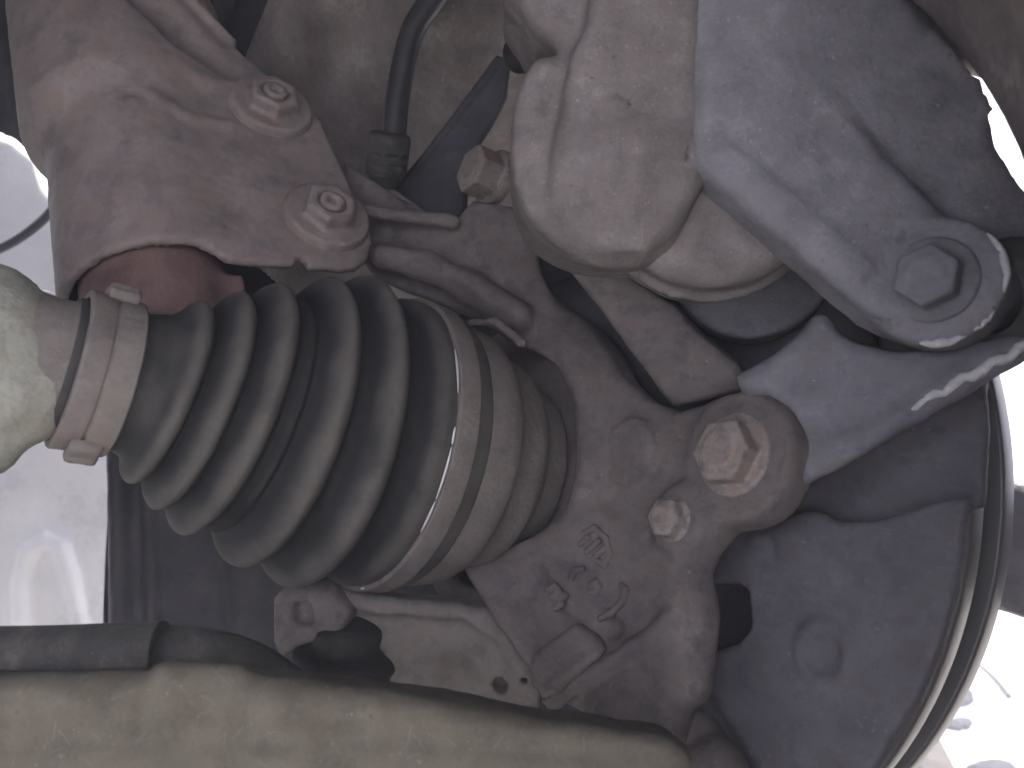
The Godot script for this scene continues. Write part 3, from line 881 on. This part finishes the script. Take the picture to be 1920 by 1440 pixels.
# ---------- drive axle
func drive_axle() -> void:
	var w := plane(O0, AX)
	var o := thing("drive_axle", "drive shaft with a dusty ribbed rubber boot running left to right", "drive axle", O0)
	var prof := soft(PackedVector2Array([Vector2(-91, 16), Vector2(-90, 17), Vector2(-77, 17.4), Vector2(-73.5, 18.2), Vector2(-70.5, 19.2), Vector2(-68.6, 21), Vector2(-67, 23.6), Vector2(-65.4, 24.6), Vector2(-63.8, 23.8), Vector2(-62.6, 21.8), Vector2(-61.8, 21.8), Vector2(-61, 24.2), Vector2(-59.6, 28), Vector2(-57.8, 29.8), Vector2(-56, 29.2), Vector2(-54.6, 26.8), Vector2(-53.8, 26.6), Vector2(-53, 28.8), Vector2(-51.6, 32.8), Vector2(-49.6, 35), Vector2(-47.6, 34.4), Vector2(-46, 31.8), Vector2(-44.8, 31.2), Vector2(-43.6, 32.6), Vector2(-42.2, 33), Vector2(-41, 32), Vector2(-40.2, 32.8), Vector2(-38.8, 36.6), Vector2(-37, 40), Vector2(-35, 41.2), Vector2(-33, 39.8), Vector2(-31.4, 37), Vector2(-30, 36.4), Vector2(-28.6, 37.6), Vector2(-27, 41), Vector2(-25, 44.2), Vector2(-23, 45), Vector2(-21, 43.6), Vector2(-19.2, 40.6), Vector2(-17.6, 39.2), Vector2(-15.6, 38.8), Vector2(-13.6, 39.6), Vector2(-11.4, 41.4), Vector2(-9.2, 42.4), Vector2(-7.2, 42.6), Vector2(-5, 42.4), Vector2(2, 42.2), Vector2(5.5, 41.8), Vector2(6.6, 41.2), Vector2(7, 39.5)]), 6)
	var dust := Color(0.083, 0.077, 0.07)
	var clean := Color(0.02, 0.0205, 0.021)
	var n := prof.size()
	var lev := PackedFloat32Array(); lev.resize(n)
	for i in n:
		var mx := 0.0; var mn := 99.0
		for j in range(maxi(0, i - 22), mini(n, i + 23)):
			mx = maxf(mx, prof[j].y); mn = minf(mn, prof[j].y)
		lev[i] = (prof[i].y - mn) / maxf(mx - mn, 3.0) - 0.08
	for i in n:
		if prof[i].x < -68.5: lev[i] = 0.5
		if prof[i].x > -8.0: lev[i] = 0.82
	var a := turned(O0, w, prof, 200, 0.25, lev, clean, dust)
	var vp: PackedVector3Array = a[0]
	for i in vp.size():          # the folds lean where the joint is bent
		var tq := (vp[i] - O0).dot(AX)
		var hq := (vp[i] - O0 - AX * tq).dot(w.v)
		vp[i] += AX * (hq * 0.12 - 1.4) * smoothstep(-14.0, -50.0, tq) * smoothstep(-76.0, -66.0, tq)
	a[0] = vp
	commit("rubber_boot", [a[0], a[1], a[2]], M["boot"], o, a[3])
	# shaft and the pale weight on it
	commit("shaft", turned(O0, w, PackedVector2Array([Vector2(-432, 12), Vector2(-112, 12), Vector2(-108, 15), Vector2(-92, 15.6), Vector2(-90, 16.5)]), 64, 0.3), M["joint"], o)
	var s := solid(0.9)
	s.cap(O0 - AX * 150 + Vector3(0, -4, 0), O0 - AX * 104 + Vector3(0, -3, 0), 22, 16, 3)
	s.cap(O0 - AX * 108 + Vector3(0, 6, 0), O0 - AX * 101 + Vector3(2, -8, 0), 14, 13, 6)
	s.cap(O0 - AX * 109 + Vector3(0, -22, 0), O0 - AX * 116 + Vector3(0, -10, 0), 9, 12, 6)
	var bb := bounds([O0 - AX * 152, O0 - AX * 100], 30)
	cast("damper_weight", s, bb[0], bb[1], 1.6, M["shaft"], o)
	# small clamp
	commit("small_clamp", turned(O0, w, PackedVector2Array([Vector2(-89.5, 17.4), Vector2(-89.5, 19.2), Vector2(-88.8, 19.6), Vector2(-84.2, 19.3), Vector2(-84, 18.6), Vector2(-83.2, 18.6), Vector2(-83, 19.4), Vector2(-77.6, 19.6), Vector2(-77, 19.2), Vector2(-77, 17.4)]), 90, 0.35), M["joint"], o)
	var mm := (EYE - O0); mm = (mm - AX * mm.dot(AX)).normalized()
	var qq := AX.cross(mm)
	for e in [[1.15, 0.0], [-1.5, 0.4]]:
		var dir: Vector3 = mm * cos(e[0]) + qq * sin(e[0])
		s = solid(0.5)
		var ef := plane(O0 - AX * 82.5 + dir * 20.0, dir, AX)
		s.box(ef, Vector3.ZERO, Vector3(4.5, 3.6, 1.6), 0.8)
		s.box(ef, Vector3(1.5, 0, 1.2), Vector3(1.0, 3.4, 1.4), 0.5, 0.8)
		bb = bounds([ef.o], 9)
		cast("clamp_ear", s, bb[0], bb[1], 0.7, M["joint"], o)
	# large clamp and its bare edge; pale broken strips paint in the highlight
	var lc := commit("large_clamp", turned(O0, w, PackedVector2Array([Vector2(-5.6, 42.2), Vector2(-5.6, 43.6), Vector2(-5.2, 43.9), Vector2(0.8, 43.6), Vector2(1.2, 43.2), Vector2(1.2, 42)]), 160, 0.2), M["joint"], o)
	var m := (EYE - O0); m = (m - AX * m.dot(AX)).normalized()
	var q := AX.cross(m)
	var flip := 1.0 if q.y > 0.0 else -1.0
	for seg in [[-28.0, -16.0], [-15.2, 3.0], [4.0, 10.0], [22.0, 40.0], [-72.0, -69.0]]:
		var ps := []
		for i in 13:
			var an := deg_to_rad(lerpf(seg[0], seg[1], i / 12.0)) * flip
			ps.append(O0 - AX * 6.3 + (m * cos(an) + q * sin(an)) * 43.3)
		commit("bare_edge_glint", tube(ps, 0.34, 0.34, 8, 1.0), M["bright"], lc)
	# joint housing
	commit("joint_housing", turned(O0, w, soft(PackedVector2Array([Vector2(6, 38), Vector2(6.6, 40.2), Vector2(8, 40.8), Vector2(14, 40.2), Vector2(18, 39), Vector2(21, 36.6), Vector2(25, 35.2), Vector2(30, 34.2), Vector2(33, 32.6), Vector2(36, 30), Vector2(44, 28)]), 5), 160, 0.25), M["joint"], o)

# ---------- hose, plate
func hose_and_plate() -> void:
	var h := thing("brake_hose", "black brake hose with a crimped ferrule hanging above the strut nuts", "brake hose", at(735, 290, -45))
	commit("hose", tube(curve([at(870, -90, -45), at(818, -10, -45), at(778, 50, -45), at(757, 120, -45), at(745, 190, -45), at(738, 262, -45)], 8), 4.3, 4.3), M["hose"], h)
	var f := plane(at(728, 282, -42), Vector3(0.15, 0.9, 0.35))
	var s := solid(0.15)
	s.cyl(f.o, f, -9, 5, 7.4, 7.4, 1.0)
	s.cyl(f.o, f, 1.5, 6, 7.6, 7.2, 1.5, 0.6)
	s.cyl(f.o, f, -13, -7, 5.0, 6.5, 1.0, 0.6)
	for k in 3:
		for j in 3:
			var an := -0.9 + 0.85 * j + 0.2 * k + PI * 1.5
			s.box(plane(f.at(cos(an) * 7.5, sin(an) * 7.5, -1.5 - 3.2 * k), f.u * cos(an) + f.v * sin(an), f.n), Vector3.ZERO, Vector3(2.4, 0.7, 1.0), 0.2, 0.3, true)
	var bb := bounds([f.at(0, 0, -14), f.at(0, 0, 7)], 10)
	cast("ferrule", s, bb[0], bb[1], 0.55, M["sleeve"], h)
	var b := thing("bracket_plate", "dark triangular steel plate between the brake hose and the caliper", "bracket plate", at(840, 320, -55))
	s = solid(0.2)
	var B := plane(at(850, 280, -55), Vector3(-0.3, 0.1, 0.95))
	s.prism(B, pl(B, [955, 112, 948, 180, 925, 225, 900, 265, 875, 330, 872, 390, 848, 425, 800, 400, 735, 352, 790, 288, 850, 210, 905, 135, 930, 100]), -3, 0, 0.8)
	s.cap(on(B, 760, 345) + B.n, on(B, 940, 115) + B.n, 1.2, 1.0, 2)
	bb = bounds([on(B, 720, 90), on(B, 960, 440)], 6)
	cast("plate", s, bb[0], bb[1], 0.9, M["darkmetal"], b)
	s = solid(0.2)
	s.egg(at(975, 100, -40), view(-40), Vector3(6, 7, 5))
	s.egg(at(1000, 90, -36), view(-36), Vector3(7, 8, 6), 2)
	bb = bounds([at(975, 100, -40), at(1000, 90, -36)], 10)
	cast("rubber_stop", s, bb[0], bb[1], 0.9, M["rubber"], b)

# ---------- pressed bracket and ball joint
func lower_bracket() -> void:
	var o := thing("ball_joint_bracket", "pressed steel bracket with two holes below the big clamp", "bracket", at(850, 1240, 5))
	var F := plane(at(830, 1220, 8), Vector3(-0.12, -0.15, 0.98))
	var s := solid(0.25)
	s.prism(F, pl(F, [600, 1090, 650, 1108, 690, 1124, 850, 1138, 910, 1150, 952, 1186, 1006, 1266, 1013, 1300, 1013, 1375, 700, 1360, 706, 1262, 716, 1226, 660, 1200, 636, 1168, 625, 1130]), -8, 0, 1.2)
	s.path([on(F, 640, 1118) - F.n * 1, on(F, 700, 1140) - F.n, on(F, 850, 1155) - F.n, on(F, 905, 1168) - F.n, on(F, 940, 1200) - F.n, on(F, 990, 1275) - F.n], 3.0, 2.4, 2.5)
	s.path([on(F, 680, 1162) + F.n * 2.2, on(F, 760, 1172) + F.n * 2, on(F, 860, 1178) + F.n * 2, on(F, 915, 1215) + F.n * 2, on(F, 935, 1260) + F.n * 2], 2.6, 2.6, 3, true)
	s.path([on(F, 790, 1255) + F.n * 3.5, on(F, 850, 1262) + F.n * 3.5, on(F, 880, 1300) + F.n * 3.5, on(F, 800, 1330) + F.n * 3.5], 5.0, 5.0, 4, true)
	s.path([on(F, 748, 1226) + F.n * 0.4, on(F, 785, 1300) + F.n * 0.4], 0.9, 0.9, 0.6, true)
	s.cyl(on(F, 937, 1289), F, -6.5, 8, 2.3, 2.5, 0.2, 0.3, true)
	s.cyl(on(F, 984, 1275), F, -6.0, 8, 1.2, 1.4, 0.2, 0.3, true)
	var bb := bounds([on(F, 590, 1080), on(F, 1020, 1380), on(F, 1020, 1100), on(F, 690, 1380)], 7)
	cast("pressing", s, bb[0], bb[1], 0.95, M["bracket"], o)
	var j := thing("ball_joint", "black ball joint gaiter under a grey square lug, left of the pressed bracket", "ball joint", at(620, 1270, 5))
	var J := plane(at(575, 1165, 8), Vector3(-0.25, -0.1, 0.95))
	s = solid(0.3)
	s.prism(J, pl(J, [512, 1122, 530, 1104, 620, 1095, 660, 1150, 640, 1190, 560, 1212, 528, 1238, 514, 1200]), -14, 2, 3)
	s.box(J, P_local(J, on(J, 572, 1148)) + Vector3(0, 0, 3), Vector3(3.2, 3.4, 5), 1.5, 1.5, true)
	bb = bounds([on(J, 500, 1090), on(J, 670, 1245), on(J, 560, 1150) - J.n * 15], 6)
	cast("lug", s, bb[0], bb[1], 1.0, M["knuckle"], j)
	var jf := plane(at(640, 1320, 0), Vector3(0.12, 1.0, 0.1))
	commit("gaiter", turned(jf.o, jf, soft(PackedVector2Array([Vector2(-12, 17), Vector2(-6, 18.5), Vector2(-2, 17.5), Vector2(2, 16.8), Vector2(5, 18.4), Vector2(8, 17.8), Vector2(11, 14.6), Vector2(14, 15.8), Vector2(17, 14.6), Vector2(20, 11), Vector2(26, 10.5), Vector2(30, 0.1)]), 5), 72), M["rubber"], j)
	# nut and stud heads at the foot of the knuckle
	var n := thing("ball_joint_stud", "rounded grey stud end below the knuckle, beside the splash shield", "stud", at(1310, 1390, 40))
	s = solid(0.4)
	s.cap(at(1300, 1380, 42), at(1320, 1420, 44), 7.0, 8.0, 3)
	s.cap(at(1340, 1440, 50), at(1370, 1500, 52), 7.5, 8.0, 1.5)
	bb = bounds([at(1290, 1360, 42), at(1380, 1510, 52)], 12)
	cast("stud_end", s, bb[0], bb[1], 1.1, M["knuckle"], n)

func stabilizer() -> void:
	var o := thing("stabilizer_bar", "dark bar with a black rubber sleeve along the bottom left", "stabilizer bar", at(250, 1250, 70))
	commit("bar", tube(curve([at(100, 1232, 62), at(305, 1226, 62), at(400, 1234, 60), at(480, 1262, 56), at(560, 1320, 50), at(640, 1400, 44)], 8), 6.2, 6.2), M["sleeve"], o)
	var f := plane(at(304, 1228, 66), Vector3(1, 0.03, 0))
	commit("sleeve", turned(f.o, f, soft(PackedVector2Array([Vector2(-90, 7.0), Vector2(-40, 7.2), Vector2(-8, 7.0), Vector2(-2, 7.2), Vector2(-0.4, 7.3), Vector2(0, 6.8), Vector2(0, 5)]), 4), 64, 0.3), M["sleeve"], o)

func control_arm() -> void:
	var o := thing("control_arm", "broad olive brown control arm along the bottom, closest to the camera", "control arm", at(600, 1400, 80))
	var F := plane(at(600, 1400, 88), Vector3(-0.03, 0.22, 0.97))
	var s := solid(0.6)
	s.prism(F, pl(F, [-80, 1268, 200, 1266, 420, 1262, 560, 1280, 800, 1312, 1000, 1352, 1200, 1378, 1270, 1392, 1305, 1420, 1310, 1500, 1310, 1700, -80, 1700]), -22, 0, 5.0)
	s.path([on(F, 300, 1274) - F.n * 3, on(F, 420, 1270) - F.n * 4], 3.0, 2.5, 3)
	s.path([on(F, -60, 1390) + F.n * 1, on(F, 700, 1385) + F.n * 1, on(F, 1250, 1420) + F.n * 0.5], 1.8, 1.0, 3, true)
	var bb := bounds([on(F, -90, 1250), on(F, 1320, 1250), on(F, 1320, 1600), on(F, -90, 1600), on(F, 1320, 1380) - F.n * 24], 5)
	cast("pressing", s, bb[0], bb[1], 1.3, M["arm"], o)

# ---------- beyond the wheel, in the sun
func ground_at(px: float, py: float) -> Vector3:
	var r := ray(px, py)
	return EYE + r * (-286.0 / r.y)

func street() -> void:
	var b: Vector3 = ground_at(1735, 1430)
	var bt := thing("wooden_batten", "weathered wooden batten on the bright ground at the lower right", "batten", b)
	var s := solid(0.8)
	var d: Vector3 = (ground_at(1700, 1360) - ground_at(1760, 1500)).normalized()
	var bf := plane(b + Vector3(0, 8, 0), d)
	s.box(bf, Vector3.ZERO, Vector3(13, 8, 110), 2)
	var bb := bounds([b - d * 170, b + d * 170], 34)
	cast("board", s, bb[0], bb[1], 4.0, M["wood"], bt)
	for k in [[1795, 1318, 17.0, 9.0, "round grey stone on the bright ground beside the disc edge"], [1796, 1362, 15.0, 4.0, "flat grey stone lying just below the round one"], [1862, 1475, 24.0, 11.0, "large pale stone at the lower right edge"]]:
		var c: Vector3 = ground_at(k[0], k[1])
		var st := thing("stone", k[4], "stone", c, "stones on the ground beyond the wheel")
		s = solid(3.0)
		s.egg(c + Vector3(0, k[3] * 0.6, 0), plane(c, Vector3(0.4, 0, 1)), Vector3(k[2], k[3], k[2] * 0.6))
		bb = bounds([c], k[2] + 6)
		cast("rock", s, bb[0], bb[1], k[2] / 9.0, M["stone"], st)
	var t0: Vector3 = ground_at(1826, 1240)
	var t1: Vector3 = ground_at(1892, 1310)
	var tw := thing("twig", "thin dry twig lying on the bright ground", "twig", t0)
	commit("stem", tube(curve([t0 + Vector3(0, 1.3, 0), t0.lerp(t1, 0.5) + Vector3(2, 3, 0), t1 + Vector3(0, 2.4, 0)], 6), 1.3, 2.4, 10), M["wood"], tw)
